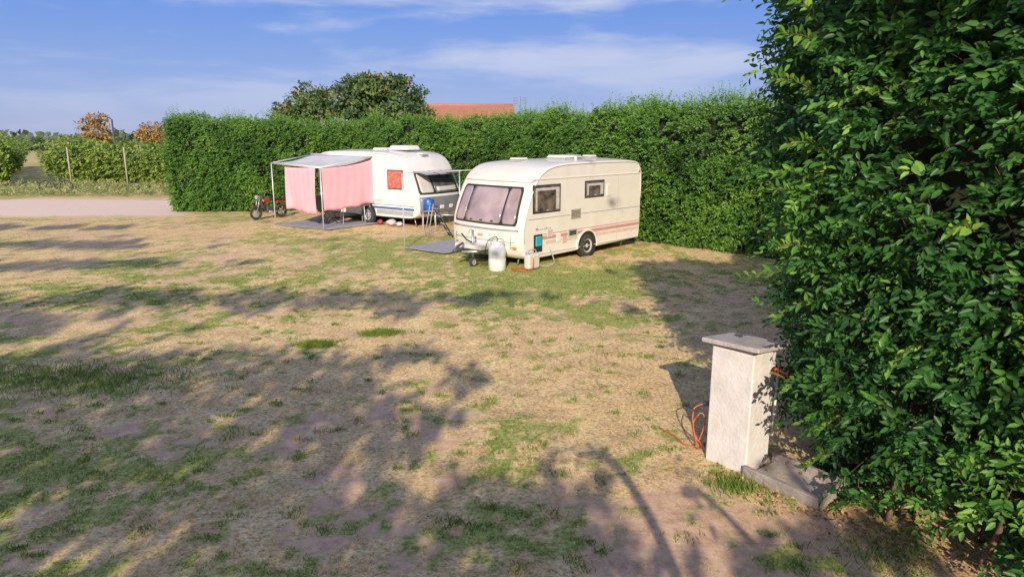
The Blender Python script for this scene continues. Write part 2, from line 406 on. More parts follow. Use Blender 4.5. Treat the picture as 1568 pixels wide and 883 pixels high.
    if shoots:
        us = rng.uniform(0, s[-1], shoots*3); us = us[fbm(us*1.7, 0*us, 9.1, 2) > .5][:shoots]; k_ = len(us)
        ps, os_, _ = surf(us, np.ones(k_)*.99, rng.random(k_)*thick*.7+.1)
        Ds = unit(np.array([0, 0, 1.])+rng.normal(0, .28, ps.shape))
        V, F, R, sd, sl = sprigs(ps, Ds, unit(Ds+os_*2), nl+3, slen*2.3, L*.8, W*.8, hexa, np.clip(rng.normal(.75, .15, k_), 0, 1), droop=.1)
        np_mesh('upright_shoots', V, F, lmat, {'rnd': R}, parent=par)
    if stems:
        k = rng.random(len(PP)) < .6; Pk, Dk = PP[k], DD[k]; sk_ = rng.uniform(.1, .26, len(Pk))[:, None]
        sdv = unit(np.cross(Dk, rng.normal(0, 1, Dk.shape)))*.0022
        V = np.stack([Pk-Dk*.2-sdv, Pk-Dk*.2+sdv, Pk+Dk*sk_-np.array([0, 0, .03])], 1).reshape(-1, 3)
        np_mesh('twigs', V, np.arange(len(V)).reshape(-1, 3), twig_mat, parent=par)
        for i in range(26):
            uu = random.uniform(0, s[-1]); b_, n_, _ = at(np.array([uu])); q = b_[0]-n_[0]*random.uniform(.1, .5)
            tube('stem', [(q[0], q[1], 0), (q[0]+random.uniform(-.1, .1), q[1]+random.uniform(-.1, .1), .6), (q[0]+random.uniform(-.3, .3), q[1]+random.uniform(-.3, .3), 1.6)], [random.uniform(.015, .03), .008], twig_mat, par, 6, True)
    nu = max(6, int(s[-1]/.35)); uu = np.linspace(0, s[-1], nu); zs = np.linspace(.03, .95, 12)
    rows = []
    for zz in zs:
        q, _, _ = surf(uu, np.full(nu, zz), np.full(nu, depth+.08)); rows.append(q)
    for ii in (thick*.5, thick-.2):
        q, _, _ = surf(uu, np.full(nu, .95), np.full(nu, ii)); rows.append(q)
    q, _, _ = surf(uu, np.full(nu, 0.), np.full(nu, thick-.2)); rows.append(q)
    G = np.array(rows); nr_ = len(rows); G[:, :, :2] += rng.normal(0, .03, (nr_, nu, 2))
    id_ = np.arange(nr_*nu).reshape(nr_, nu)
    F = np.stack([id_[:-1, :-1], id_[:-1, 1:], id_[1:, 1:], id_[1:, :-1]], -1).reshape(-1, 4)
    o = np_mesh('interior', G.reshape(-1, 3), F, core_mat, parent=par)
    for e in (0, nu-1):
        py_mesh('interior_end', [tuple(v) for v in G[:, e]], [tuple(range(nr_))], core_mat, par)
    return par

back_poly = [(-13.9, 28.0), (-10.5, 28.0), (-6.5, 28.9), (-1.2, 27.0), (1.4, 23.4), (4.0, 19.5), (6.6, 17.1), (9.4, 14.6)]
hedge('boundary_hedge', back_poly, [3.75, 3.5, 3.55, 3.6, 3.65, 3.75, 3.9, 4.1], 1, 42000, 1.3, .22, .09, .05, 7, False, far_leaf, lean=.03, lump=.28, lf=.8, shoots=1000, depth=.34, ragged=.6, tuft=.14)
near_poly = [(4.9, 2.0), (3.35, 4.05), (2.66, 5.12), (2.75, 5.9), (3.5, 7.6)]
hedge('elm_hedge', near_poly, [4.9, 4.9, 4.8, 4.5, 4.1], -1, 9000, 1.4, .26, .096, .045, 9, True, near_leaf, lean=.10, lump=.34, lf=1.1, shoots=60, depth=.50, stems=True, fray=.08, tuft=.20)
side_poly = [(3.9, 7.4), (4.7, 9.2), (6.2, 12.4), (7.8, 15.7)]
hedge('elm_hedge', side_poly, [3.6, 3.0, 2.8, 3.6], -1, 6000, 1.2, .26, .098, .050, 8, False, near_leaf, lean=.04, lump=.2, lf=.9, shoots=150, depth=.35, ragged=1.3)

br = [((2.55, 5.3, 1.95), (1.80, 5.25, 1.92)), ((2.5, 5.3, 1.75), (2.05, 5.2, 1.60)), ((2.4, 5.3, 2.5), (1.98, 5.2, 2.62)), ((2.3, 5.3, 3.3), (1.93, 5.25, 3.42)),
      ((2.2, 5.2, 3.8), (1.85, 5.1, 4.05)), ((2.5, 5.2, 1.2), (2.12, 5.0, 1.1)), ((2.4, 5.2, 2.1), (2.0, 5.1, 2.2)), ((2.6, 5.1, .5), (2.3, 4.9, .5)),
      ((2.3, 5.2, 3.6), (1.9, 5.1, 3.72)), ((2.4, 5.2, 2.9), (2.02, 5.1, 2.95)), ((2.6, 5.0, .9), (2.28, 4.8, .82)), ((2.9, 4.6, 1.6), (2.5, 4.3, 1.5)), ((3.0, 4.4, 2.4), (2.6, 4.05, 2.45)), ((3.2, 4.2, .6), (2.85, 3.95, .5))]
bp = empty('hedge_branch'); VS = []; FS = []; RS = []; off = 0
for a, b in br:
    a, b = np.array(a), np.array(b); n = 24; t = np.linspace(.1, 1, n)[:, None]
    tube('stem', [a, (a+b)/2+np.array([0, 0, .04]), b], [.006, .002], twig_mat, bp, 5, True)
    P = a+(b-a)*t+np.array([0, 0, .16])*(t*(1-t)); d = unit((b-a)[None]); sd = np.array([[.1, -.6, .8]])
    D = unit(d*.6+sd*np.where(np.arange(n) % 2, 1, -1)[:, None]*.7+rng.normal(0, .2, (n, 3)))
    V, F, R = leaf_geo(P, D, unit(np.array([[-.1, -.6, .6]])+rng.normal(0, .3, (n, 3))), rng.uniform(.06, .10, n), rng.uniform(.032, .046, n), rng.uniform(.5, 1, n), True)
    VS.append(V); FS.append(F+off); RS.append(R); off += len(V)
np_mesh('leaves', np.concatenate(VS), np.concatenate(FS), near_leaf, {'rnd': np.concatenate(RS)}, parent=bp)

# ================================================================== TREES
bark = mat('bark', (.12, .085, .06), .9, .3, 8, .6, 25)
def limbs(par, base, h, r, n, spread, top):
    tube('trunk', [base, (base[0]+.1, base[1], base[2]+h*.5), (base[0], base[1]+.1, base[2]+h)], [r, r*.6], bark, par, 10, True)
    for i in range(n):
        a = 2*math.pi*i/n+random.uniform(-.3, .3); z0 = base[2]+h*random.uniform(.6, 1)
        e = (base[0]+math.cos(a)*spread*random.uniform(.6, 1), base[1]+math.sin(a)*spread*random.uniform(.6, 1), base[2]+top*random.uniform(.75, .95))
        mid = ((base[0]+e[0])/2+random.uniform(-.2, .2), (base[1]+e[1])/2, (z0+e[2])/2-.15)
        tube('limb', [(base[0], base[1], z0), mid, e], [r*.5, r*.08], bark, par, 7, True)
def tree(name, pos, h, crowns, n_cl, per, L, lm, r=.2):
    par = empty(name, (0, 0, 0)); limbs(par, pos, h*.45, r, 6, crowns[0][3]*.6, h*.85)
    VS, FS, RS = [], [], []; off = 0
    for (cx, cy, cz, rx, rz) in crowns:
        k = int(n_cl*rx*rx/crowns[0][3]**2)
        d = unit(rng.normal(0, 1, (k, 3))); rad = rng.uniform(.5, 1.05, k)[:, None]
        lobes = .75+.5*fbm(d[:, 0]*2+cx, d[:, 1]*2+5, d[:, 2]*2+9, 2)[:, None]
        C = np.array([cx, cy, cz])+d*rad*lobes*np.array([rx, rx, rz])
        cr = rng.random(k)
        P = (C[:, None]+rng.normal(0, .11*rx**.5, (k, per, 3))*np.array([1.3, 1.3, .6])).reshape(-1, 3)
        O = np.repeat(d, per, 0); D = unit(rng.normal(0, 1, P.shape)+O*.5-np.array([0, 0, .3]))
        nn = unit(O+np.array([0, 0, .5])+rng.normal(0, .5, P.shape))
        f = rng.uniform(.7, 1.3, len(P))
        V, F, R = leaf_geo(P, D, nn, L*f, L*.5*f, np.clip(np.repeat(cr, per)*.8+rng.random(len(P))*.2, 0, 1))
        VS.append(V); FS.append(F+off); RS.append(R); off += len(V)
    np_mesh('crown', np.concatenate(VS), np.concatenate(FS), lm, {'rnd': np.concatenate(RS)}, parent=par)
    return par
tl = leaf_mat('broadleaf', [(0, (.035, .075, .03)), (.5, (.10, .18, .055)), (.84, (.20, .28, .08)), (.90, (.45, .26, .09)), (1, (.52, .30, .10))], .55, .25)
tree('walnut_tree', (-7.3, 36, 0), 6.2, [(-7.6, 36, 4.6, 1.8, 1.6), (-6.0, 35.8, 4.5, 1.6, 1.6), (-5.0, 36, 4.0, .95, .9), (-7.3, 36, 5.5, 1.0, .6), (-6.1, 36, 5.6, .8, .5)], 270, 19, .22, tl)
tree('walnut_tree', (-10.8, 37, 0), 5.2, [(-10.4, 37, 4.6, 1.1, 1.0), (-11.9, 37, 4.1, .8, .6)], 160, 18, .2, tl)
al = leaf_mat('autumn_leaves', [(0, (.16, .11, .03)), (.5, (.42, .26, .08)), (1, (.58, .38, .14))], .6, .2)
tree('autumn_tree', (-38, 64, 0), 4.9, [(-38, 64, 3.6, 1.35, 1.5)], 140, 14, .26, al)
tree('autumn_tree', (-34.0, 66, 0), 4.0, [(-34.0, 66, 3.2, 1.3, 1.0)], 110, 14, .26, al)
tree('distant_bush', (5.5, 27, 0), 4.6, [(5.0, 26.5, 3.6, 1.3, .75)], 160, 14, .14, far_leaf)

def shade(x, y):
    def e(cx, cy, rx, ry, a):
        return a*np.exp(-((((x-cx)/rx)**2+((y-cy)/ry)**2)**1.8))
    s = np.maximum.reduce([e(-5.2, 6.4, 4.4, 3.0, 1.7), e(-1.5, 4.6, 2.7, 1.3, 1.4), e(-5.6, 12.7, 4.6, .8, .85), e(-9.5, 10.6, 3.2, 2.4, 1.1), e(-1.9, 6.5, 1.1, 1.7, 1.1),
                           e(-11.5, 16.2, 3.2, .8, .9), e(-13.0, 19.3, 3.8, .8, .85), e(-15, 23.2, 4, .7, .85), e(-1.6, 9.4, .7, .8, .75), e(-.9, 7.9, 1.0, 1.1, .55), e(1.6, 4.3, 2.0, .8, .62), e(.2, 13.0, 2.2, .35, .3), e(3.9, 13.2, 1.5, .8, .6)])
    s = s-e(-2.9, 10.3, 1.8, .9, 1.1)-e(.2, 7.6, .9, 1.6, .5)-e(-3.9, 5.0, .6, .25, 1.1)-e(-5, 6.3, .8, .3, 1.0)-e(-2.4, 6.2, .5, .3, .9)-e(-2.9, 4.4, .5, .2, 1.0)-e(-.9, 5.4, .35, .5, .7)
    n = fbm(x*1.7, y*.85, 12.5, 4)
    return s+(n-.5)*2.6
NS = 64000
tx = rng.uniform(-18, 5.2, NS); ty = rng.uniform(2.5, 25, NS)
yt = -7+rng.uniform(-2.0, 2.0, NS); tz = (ty-yt)*TANE
xx = tx+math.tan(math.radians(AZ))*(ty-yt)
ok = (shade(tx, ty) > .55) & (tz > 2.6)
P = np.column_stack([xx, yt, tz])[ok]; n = len(P)
P += rng.normal(0, .03, P.shape)
par_x = [-15.5, -11.0, -6.5, -2.2, 2.4]
who = np.argmin(np.abs(P[:, 0:1]-np.array(par_x)[None]), axis=1)
sl_ = leaf_mat('shade_leaves', [(0, (.03, .07, .02)), (1, (.08, .15, .04))], .5, 0)
for i, px in enumerate(par_x):
    par = empty('shade_tree'); k = who == i
    if k.sum() < 5: continue
    Q = P[k]; mz = np.percentile(Q[:, 2], 60)
    limbs(par, (px, -7, 0), 2.6, .12, 5, 1.6, mz)
    D = unit(rng.normal(0, 1, Q.shape)); nn = unit(rng.normal(0, 1, Q.shape)); f = rng.uniform(.8, 1.3, len(Q))
    V, F, R = leaf_geo(Q, D, nn, .23*f, .15*f, rng.random(len(Q)))
    np_mesh('crown', V, F, sl_, {'rnd': R}, parent=par)
sg = empty('added_shadow_stems')  # added out of view, stems bent to cast curved shadows on the foreground
def sp3(gx_, gy_, yb=-1.2):
    return (gx_+math.tan(math.radians(AZ))*(gy_-yb), yb, (gy_-yb)*TANE)
tube('trunk', [(.95, -1.2, 0), (.9, -1.2, 1.0), sp3(1.15, 3.4)], [.06, .045], bark, sg, 8, True)
tube('shadow_stem', [sp3(1.15, 3.4), sp3(1.14, 4.6), sp3(1.08, 5.3), sp3(.98, 5.9), sp3(.80, 6.2)], [.045, .04], bark, sg, 8, True)
tube('shadow_stem', [sp3(1.15, 3.4), sp3(.75, 4.0), sp3(.42, 5.2), sp3(.36, 6.0)], [.04, .02], bark, sg, 8, True)
tube('shadow_stem', [sp3(1.15, 3.4), sp3(1.8, 4.3), sp3(1.75, 5.0), sp3(1.6, 5.5)], [.035, .02], bark, sg, 8, True)
Q = np.array([sp3(.78+rng.normal(0, .09), 6.22+rng.normal(0, .06)) for _ in range(40)]+[sp3(.36+rng.normal(0, .06), 6.0+rng.normal(0, .22)) for _ in range(45)]+[sp3(1.6+rng.normal(0, .07), 5.4+rng.normal(0, .25)) for _ in range(40)])
V, F, R = leaf_geo(Q, unit(rng.normal(0, 1, Q.shape)), unit(rng.normal(0, 1, Q.shape)), np.full(len(Q), .10), np.full(len(Q), .05), rng.random(len(Q)))
np_mesh('leaves', V, F, sl_, {'rnd': R}, parent=sg)

# ================================================================== VINEYARD
vl = leaf_mat('vine_leaves', [(0, (.07, .13, .025)), (.5, (.20, .33, .06)), (.9, (.40, .48, .10)), (1, (.55, .42, .15))], .55, .3)
wood = mat('weathered_wood', (.36, .27, .20), .85, .25, 10, .5, 30)
def vine_row(x0, y0, x1, y1, h=2.5, n=1500):
    par = empty('vine_row')
    t = rng.random(n); a = np.array([x0, y0]); b = np.array([x1, y1]); d = unit((b-a)[None])[0]; nrm = np.array([-d[1], d[0]])
    L_ = np.linalg.norm(b-a)
    th = rng.uniform(0, 6.28, n); rr = np.sqrt(rng.random(n))
    hh = h+(fbm(t*L_*.8, 0*t, x0, 2)-.5)*1.4
    endr = np.sqrt(np.clip(np.minimum(t, 1-t)*L_/.8, .05, 1))
    z = .15+(hh-.25)/2+(hh-.2)/2*np.sin(th)*rr*endr; ww = np.cos(th)*rr*1.0*(.5+z/h)
    P = np.column_stack([a+(b-a)*t[:, None]+nrm*ww[:, None], np.maximum(z, .1)])
    O = unit(np.column_stack([nrm*np.sign(ww)[:, None]*.7, .4+0*z])+1e-3)
    V, F, R, _, _ = sprigs(P, unit(O+rng.normal(0, .6, P.shape)), O, 5, .35, .19, .16, False)
    np_mesh('leaves', V, F, vl, {'rnd': R}, parent=par)
    for i in range(int(L_/4)+1):
        q = a+d*min(i*4, L_)
        tube('post', [(q[0], q[1], 0), (q[0], q[1], h-.1)], .05, wood, par, 8)
        for j in range(3):
            w_ = q+d*(j*1.2+.4); tube('vine_trunk', [(w_[0], w_[1], 0), (w_[0]+.06, w_[1], .5), (w_[0], w_[1], 1.1)], [.035, .02], bark, par, 6, True)
vine_row(-33.0, 43, -50, 70, 2.9, n=4200); vine_row(-28.6, 43.5, -43, 74, 2.9, n=3600)
vine_row(-28.6, 43.6, -22.5, 42.0, 2.8, n=2800); vine_row(-22.4, 42.0, -14.8, 38.5, 2.6, n=4000)
vine_row(-28, 49, -12, 44, n=2400); vine_row(-27, 56, -10, 50, n=1800); vine_row(-34.0, 42.2, -30.8, 43.0, 3.0, n=2200)
cpm = mat('concrete_post', (.42, .36, .30), .9)
for q, lean_ in (((-30.6, 41.0), .25), ((-26.2, 41.0), 0), ((-22.3, 40.0), 0)):
    tube('vineyard_post', [(q[0], q[1], 0), (q[0]-lean_, q[1], 2.4)], .045, cpm, None, 8)
n = 2600; x = rng.uniform(-34, -13, n); y = rng.uniform(35.3, 41, n); z = rng.random(n)*.45*np.clip(fbm(x*.5, y*.5, 2, 2)*2-.4, .1, 1)
P = np.column_stack([x, y, z]); up = np.tile([0, 0, 1.], (n, 1))
V, F, R, _, _ = sprigs(P, unit(up+rng.normal(0, .4, P.shape)), unit(up+np.array([0, -1., 0])), 5, .3, .16, .07, False)
np_mesh('weeds', V, F, leaf_mat('weed_leaves', [(0, (.12, .17, .05)), (.6, (.28, .33, .12)), (1, (.60, .50, .28))], .7, .2), {'rnd': R})
n = 5000; x = rng.uniform(-160, 60, n); y = rng.uniform(150, 170, n); hh = 2.5+2.5*fbm(x*.06, 0*x, 1, 3); z = rng.random(n)*hh
P = np.column_stack([x, y, z]); V, F, R = leaf_geo(P, unit(rng.normal(0, 1, P.shape)), unit(rng.normal(0, .5, P.shape)+np.array([0, -1, .5])), rng.uniform(1, 2, n), rng.uniform(.8, 1.4, n), rng.random(n))
np_mesh('distant_trees', V, F, leaf_mat('far_foliage', [(0, (.07, .11, .06)), (1, (.13, .18, .09))], .9, .1), {'rnd': R})

# ================================================================== CARAVANS
white = mat('caravan_white', (.82, .77, .69), .38, .04, 2.5, .03, 60, dirt=(.58, .49, .37), dirt_amt=.35, coat=.25)
white2 = mat('caravan_white_grey', (.82, .80, .77), .35, .04, 2.5, .03, 60, dirt=(.5, .47, .42), dirt_amt=.3, coat=.25)
rubber = mat('black_rubber', (.025, .025, .027), .7, .2, 10)
tyre_m = mat('tyre_rubber', (.05, .048, .046), .85, .25, 12, .3, 40)
darkgrey = mat('dark_grey_plastic', (.07, .075, .085), .5, .15, 10)
greyp = mat('grey_plastic', (.38, .39, .41), .5, .1, 8)
steel = mat('galvanised_steel', (.45, .45, .46), .4, .2, 20, metal=.8)
alu = mat('aluminium', (.70, .70, .72), .4, .06, 8, metal=.3)
pinkst = mat('pink_stripe', (.60, .30, .27), .5, .08, 5)
greyst = mat('grey_stripe', (.34, .32, .34), .5, .08, 5)
bluest = mat('blue_stripe', (.06, .15, .36), .5, .08, 5)
def glass(name, base, v=.25, sc=3):
    m = mat(name, base, .08, v, sc); m.node_tree.nodes['Principled BSDF'].inputs['Specular IOR Level'].default_value = .7
    return m
g_dark = glass('dark_window_reflections', (.13, .105, .085), .8, 5)  # dark glass, interior and tree reflections put into its colour as noise
g_blind = glass('window_with_mauve_blind', (.40, .31, .33), .28, 2)
g_red = glass('window_with_red_curtain', (.50, .16, .12), .35, 9)
curtain = mat('net_curtain', (.55, .5, .45), .8, .2, 12)
def chaikin(p, it=2):
    for _ in range(it):
        q = []
        for i in range(len(p)):
            a, b = np.array(p[i]), np.array(p[(i+1) % len(p)])
            q += [tuple(a*.75+b*.25), tuple(a*.25+b*.75)]
        p = q
    return p
def wheel(par, loc, r=.31, w_=.18, rz=0, hub=None):
    tp = [(r*.62, -w_/2), (r*.9, -w_/2), (r, -w_*.36), (r, w_*.36), (r*.9, w_/2), (r*.62, w_/2)]
    lathe('tyre', tp, loc, tyre_m, par, 28, (math.pi/2, 0, rz))
    hp = [(.0, w_*.42), (r*.12, w_*.44), (r*.2, w_*.36), (r*.45, w_*.30), (r*.56, w_*.46), (r*.64, w_*.48), (r*.64, -w_*.4)]
    s = 1 if loc[1] < 0 else -1
    lathe('wheel_hub', [(a, b*s*1) for a, b in hp], loc, hub or greyp, par, 28, (math.pi/2, 0, rz))
    for i in range(6):
        a = i*math.pi/3
        box('hub_slot', (r*.12, .012, r*.16), (loc[0]+math.cos(a)*r*.36, loc[1]-s*w_*.335, loc[2]+math.sin(a)*r*.36), rubber, par, .004, (0, -a, 0))
class Caravan:
    def __init__(s, name, loc, rz, prof, W, bulge, wm, seg=9):
        s.par = empty(name, loc, rz); s.W = W; s.bulge = bulge
        s.pr = chaikin(prof, 2); pr = s.pr; n = len(pr); s.hl = max(p[0] for p in pr)
        ys = np.linspace(-W/2, W/2, 13); V = []; F = []
        for y in ys:
            for (x, z) in pr:
                V.append(s.warp(x, y, z))
        for j in range(len(ys)-1):
            for i in range(n):
                k = (i+1) % n; F.append((j*n+i, j*n+k, (j+1)*n+k, (j+1)*n+i))
        F.append(tuple(range(n))); F.append(tuple(range((len(ys)-1)*n, len(ys)*n)))
        o = py_mesh('body', V, F, wm, s.par, smooth=True); b = o.modifiers.new('b', 'BEVEL'); b.width = .055; b.segments = 4; b.limit_method = 'ANGLE'; b.angle_limit = math.radians(55)
        wn = o.modifiers.new('w', 'WEIGHTED_NORMAL'); wn.keep_sharp = True
        fr = sorted([(z, x) for x, z in pr if x > s.hl*.45 and z > .3 and z < max(p[1] for p in pr)-.02])
        s.fz = np.array([a for a, b in fr]); s.fx = np.array([b for a, b in fr])
    def warp(s, x, y, z):
        t = (2*y/s.W)**2
        xx = x+s.bulge*(1-t)*max(0, x/s.hl)**3 - .05*t*t*max(0, x/s.hl)**3
        zz = z+(.05*(1-t) if z > 2.0 else 0)
        return (xx, y, zz)
    def nose(s, y, z, off):
        return (s.warp(float(np.interp(z, s.fz, s.fx)), y, z)[0]+off, y, z)
    def nose_patch(s, name, y0, y1, z0, z1, m, off, y0t=None, y1t=None, thick=.02):
        V = []; F = []; a, b = 9, 9
        y0t = y0 if y0t is None else y0t; y1t = y1 if y1t is None else y1t
        # corners rounded by pulling the first/last rows in
        vs = [0, .04, .12, .3, .5, .7, .88, .96, 1]; rin = [.05, .02, 0, 0, 0, 0, 0, .02, .05]
        big = (z1-z0) > .3
        for i in range(a):
            v = vs[i] if big else i/(a-1); z = z0+(z1-z0)*v
            ya = y0*(1-v)+y0t*v; yb = y1*(1-v)+y1t*v; ri = rin[i] if big else 0
            ya += ri; yb -= ri
            for j in range(b):
                u = j/(b-1); V.append(s.nose(ya+(yb-ya)*u, z, off))
        for i in range(a-1):
            for j in range(b-1):
                F.append((i*b+j, i*b+j+1, (i+1)*b+j+1, (i+1)*b+j))
        return py_mesh(name, V, F, m, s.par, smooth=True, solid=thick)
    def side_box(s, name, sd, x0, x1, z0, z1, m, d=.03, off=0, bev=.012):
        return box(name, (x1-x0, d, z1-z0), ((x0+x1)/2, sd*(s.W/2+off), (z0+z1)/2), m, s.par, bev)
    def side_window(s, sd, x0, x1, z0, z1, gm_, curt=True, openw=False):
        s.side_box('window_rubber', sd, x0-.03, x1+.03, z0-.03, z1+.03, rubber, .03, 0, .012)
        s.side_box('window_pane', sd, x0, x1, z0, z1, gm_, .03, .012, .012)
        if curt:
            s.side_box('curtain', sd, x0+.04, x0+.16, z0+.04, z1-.04, curtain, .004, .028, .001)
            s.side_box('curtain', sd, x1-.10, x1-.04, z0+.04, z1-.04, curtain, .004, .028, .001)
            s.side_box('blind', sd, x0+.16, x1-.10, z1-.10, z1-.04, curtain, .004, .028, .001)
            s.side_box('window_latch', sd, (x0+x1)/2-.04, (x0+x1)/2+.04, z0+.02, z0+.05, greyp, .01, .032, .003)
    def trim_arc(s, sd, m, r=.012, zmin=.4, off=.0):
        pts = [s.warp(x, sd*(s.W/2), z) for x, z in s.pr if z > zmin]
        pts.sort(key=lambda q: math.atan2(q[2]-1.2, q[0]))
        st = [q for q in pts if math.atan2(q[2]-1.2, q[0]) > -1.2]
        P = [(q[0]*.985, sd*(s.W/2+off), 1.25+(q[2]-1.25)*.965) for q in st]
        tube('awning_rail', P, r, m, s.par, 6)

profA = [(-2.30, .25), (1.9, .18), (2.34, .20), (2.44, .50), (2.45, .98), (2.28, 1.45), (2.05, 1.92), (1.78, 2.20), (1.35, 2.36), (.4, 2.40), (-1.4, 2.40), (-2.10, 2.38), (-2.36, 2.27), (-2.40, 1.8), (-2.40, .7), (-2.38, .32)]
WA = 2.42; HA = WA/2
A = Caravan('touring_caravan', (1.04, 18.15, 0), math.radians(226), profA, WA, .14, white)
pa = A.par; S = 1
A.nose_patch('window_rubber', -1.06, 1.06, .98, 1.86, rubber, .002, -1.0, 1.0)
for y0, y1, y0t, y1t in ((-.60, .60, -.58, .58), (.65, 1.01, .63, .95), (-1.01, -.65, -.95, -.63)):
    A.nose_patch('front_window', y0, y1, 1.02, 1.82, g_blind, .016, y0t, y1t)
A.nose_patch('front_trim', -1.1, 1.1, .86, .90, greyst, .006)
A.nose_patch('front_locker_line', -1.0, 1.0, .60, .612, greyp, .006)
A.nose_patch('front_seam', -1.1, 1.1, 1.955, 1.97, greyp, .004)
for y in (-.35, .35, 0): A.nose_patch('window_catch', y-.04, y+.04, 1.05, 1.08, rubber, .03)
A.nose_patch('badge', -.08, .08, .70, .74, pinkst, .012)
for sg_ in (-1, 1):
    A.nose_patch('front_lamp', sg_*1.0-.05, sg_*1.0+.05, .44, .50, mat('orange_lens', (.7, .25, .05), .3), .01)
A.side_window(S, 1.10, 2.03, 1.28, 1.88, g_dark); A.side_window(S, -.65, .10, 1.53, 1.90, g_dark)
A.side_box('hatch_cover', S, -.95, -.78, 1.5, 1.8, white, .03, .006)
A.side_box('pink_stripe', S, -2.34, 1.9, .62, .70, pinkst, .006, .001, .001)
A.side_box('thin_stripe', S, -2.34, 2.0, .735, .755, pinkst, .006, .001, .001)
A.side_box('thin_stripe', S, -2.34, 2.2, 1.12, 1.135, greyst, .006, .001, .001)
A.side_box('lower_panel_stripe', S, -2.3, 1.6, .50, .58, mat('pale_pink_stripe', (.72, .54, .48), .5), .006, .001, .001)
A.side_box('trim_rail', S, -2.36, 2.12, 2.03, 2.055, white, .02, .006, .004)
A.side_box('skirt_rail', S, -2.3, 2.3, .28, .30, alu, .02, .008, .004)
A.side_box('fridge_vent', S, .28, .68, 1.02, 1.26, mat('cream_plastic', (.5, .44, .34), .5), .02, .008, .006)
for i in range(6): A.side_box('vent_slat', S, .31, .65, 1.05+i*.033, 1.062+i*.033, darkgrey, .008, .02, .002)
A.side_box('heater_flue', S, .45, .72, .62, .74, darkgrey, .03, .008, .006); A.side_box('flue_frame', S, .40, .77, .58, .78, mat('cream_plastic2', (.55, .5, .42), .5), .02, .002, .008)
A.side_box('water_filler', S, 1.05, 1.20, .50, .72, white, .03, .008, .01); A.side_box('socket_flap', S, 1.35, 1.55, .66, .84, mat('cream_plastic3', (.6, .55, .47), .5), .02, .008, .01)
A.side_box('service_hatch', S, .82, .98, .46, .62, mat('cream_plastic4', (.58, .5, .4), .5), .02, .008, .01)
A.side_box('open_locker', S, 1.72, 2.02, .34, .76, rubber, .02, .003, .01)
A.side_box('turquoise_cassette', S, 1.77, 1.97, .48, .72, mat('turquoise', (.03, .40, .48), .5), .05, .02, .02)
A.side_box('side_reflector', S, 2.0, 2.08, .40, .44, mat('orange_reflector', (.7, .2, .03), .3), .01, .006, .003)
A.side_box('side_light', S, -2.30, -2.22, 2.12, 2.18, mat('lamp', (.75, .7, .6), .3), .03, .01, .01)
A.side_box('marker_red', S, -2.30, -2.24, 2.06, 2.10, mat('red_lamp', (.5, .03, .02), .3), .02, .01, .006)
A.side_box('panel_joint', S, -1.3, -1.292, .3, 2.0, greyp, .004, .001, .001)
A.trim_arc(S, alu, .013, .5, .004)
for i, wd in enumerate([.07, .04, .03, .03, .045, .04, .03, .05]):
    A.side_box('lettering', S, 1.95-i*.07-wd, 1.95-i*.07, .855, .885+.03*(i in (0, 5)), greyst, .005, .002, .001)
hubc = mat('cream_hub', (.5, .47, .42), .4)
lathe('wheel_well', [(0, 0), (.375, 0), (.375, -.012), (0, -.012)], (.0, HA, .30), rubber, pa, 32, (math.pi/2, 0, 0))
wheel(pa, (0, HA-.05, .29), .29, .17, 0, hubc); wheel(pa, (0, -HA+.06, .29), .29, .17, 0)
for i in range(13):
    a = math.radians(0+i*15); box('arch_trim', (.115, .05, .04), (math.cos(a)*.40, HA+.012, .30+math.sin(a)*.385), white, pa, .01, (0, -a+math.pi/2, 0))
box('chassis', (4.2, 1.7, .10), (-.1, 0, .22), darkgrey, pa, .01)
for sgn in (-1, 1):
    tube('a_frame', [(2.2, .55*sgn, .32), (3.25, .04*sgn, .38)], .035, steel, pa, 8)
tube('coupling', [(3.15, 0, .42), (3.32, 0, .44), (3.45, 0, .40)], [.05, .045], darkgrey, pa, 10); box('coupling_handle', (.22, .05, .05), (3.25, 0, .54), darkgrey, pa, .01, (0, .3, 0))
tube('jockey_tube', [(2.95, .12, .22), (2.95, .12, .86)], .028, steel, pa, 10); tube('jockey_crank', [(2.95, .12, .86), (3.02, .12, .9), (3.08, .12, .82)], .01, steel, pa, 6)
wheel(pa, (2.95, .12, .11), .11, .07)
box('a_frame_fairing', (.62, .9, .1), (2.72, 0, .47), white, pa, .03); tube('handbrake', [(2.7, -.1, .5), (2.95, -.1, .62), (3.1, -.1, .78)], .018, rubber, pa, 8)
for x in (2.1, -2.1):
    for y in (-.85, .85): tube('corner_steady', [(x, y, .3), (x+.1, y, .0)], .022, steel, pa, 6)
for sgn in (-1, 1): tube('grab_handle', [(2.42, .95*sgn, .50), (2.54, .95*sgn, .50), (2.54, .95*sgn, .74), (2.42, .95*sgn, .74)], .013, white, pa, 6)
def vent(par, x, y, w_, l, h, z, m=white):
    box('roof_vent_base', (l, w_, .05), (x, y, z+.02), greyp, par, .01); box('roof_vent', (l*1.02, w_*1.02, h), (x, y, z+.05+h/2), m, par, .03, taper=.86)
vent(pa, 1.15, -.1, .35, .35, .05, 2.40); vent(pa, -.1, .35, .62, .75, .07, 2.43); vent(pa, -1.2, .3, .3, .3, .05, 2.43)
tube('flue', [(.0, .8, 2.4), (.0, .8, 2.53)], .04, white, pa, 10)

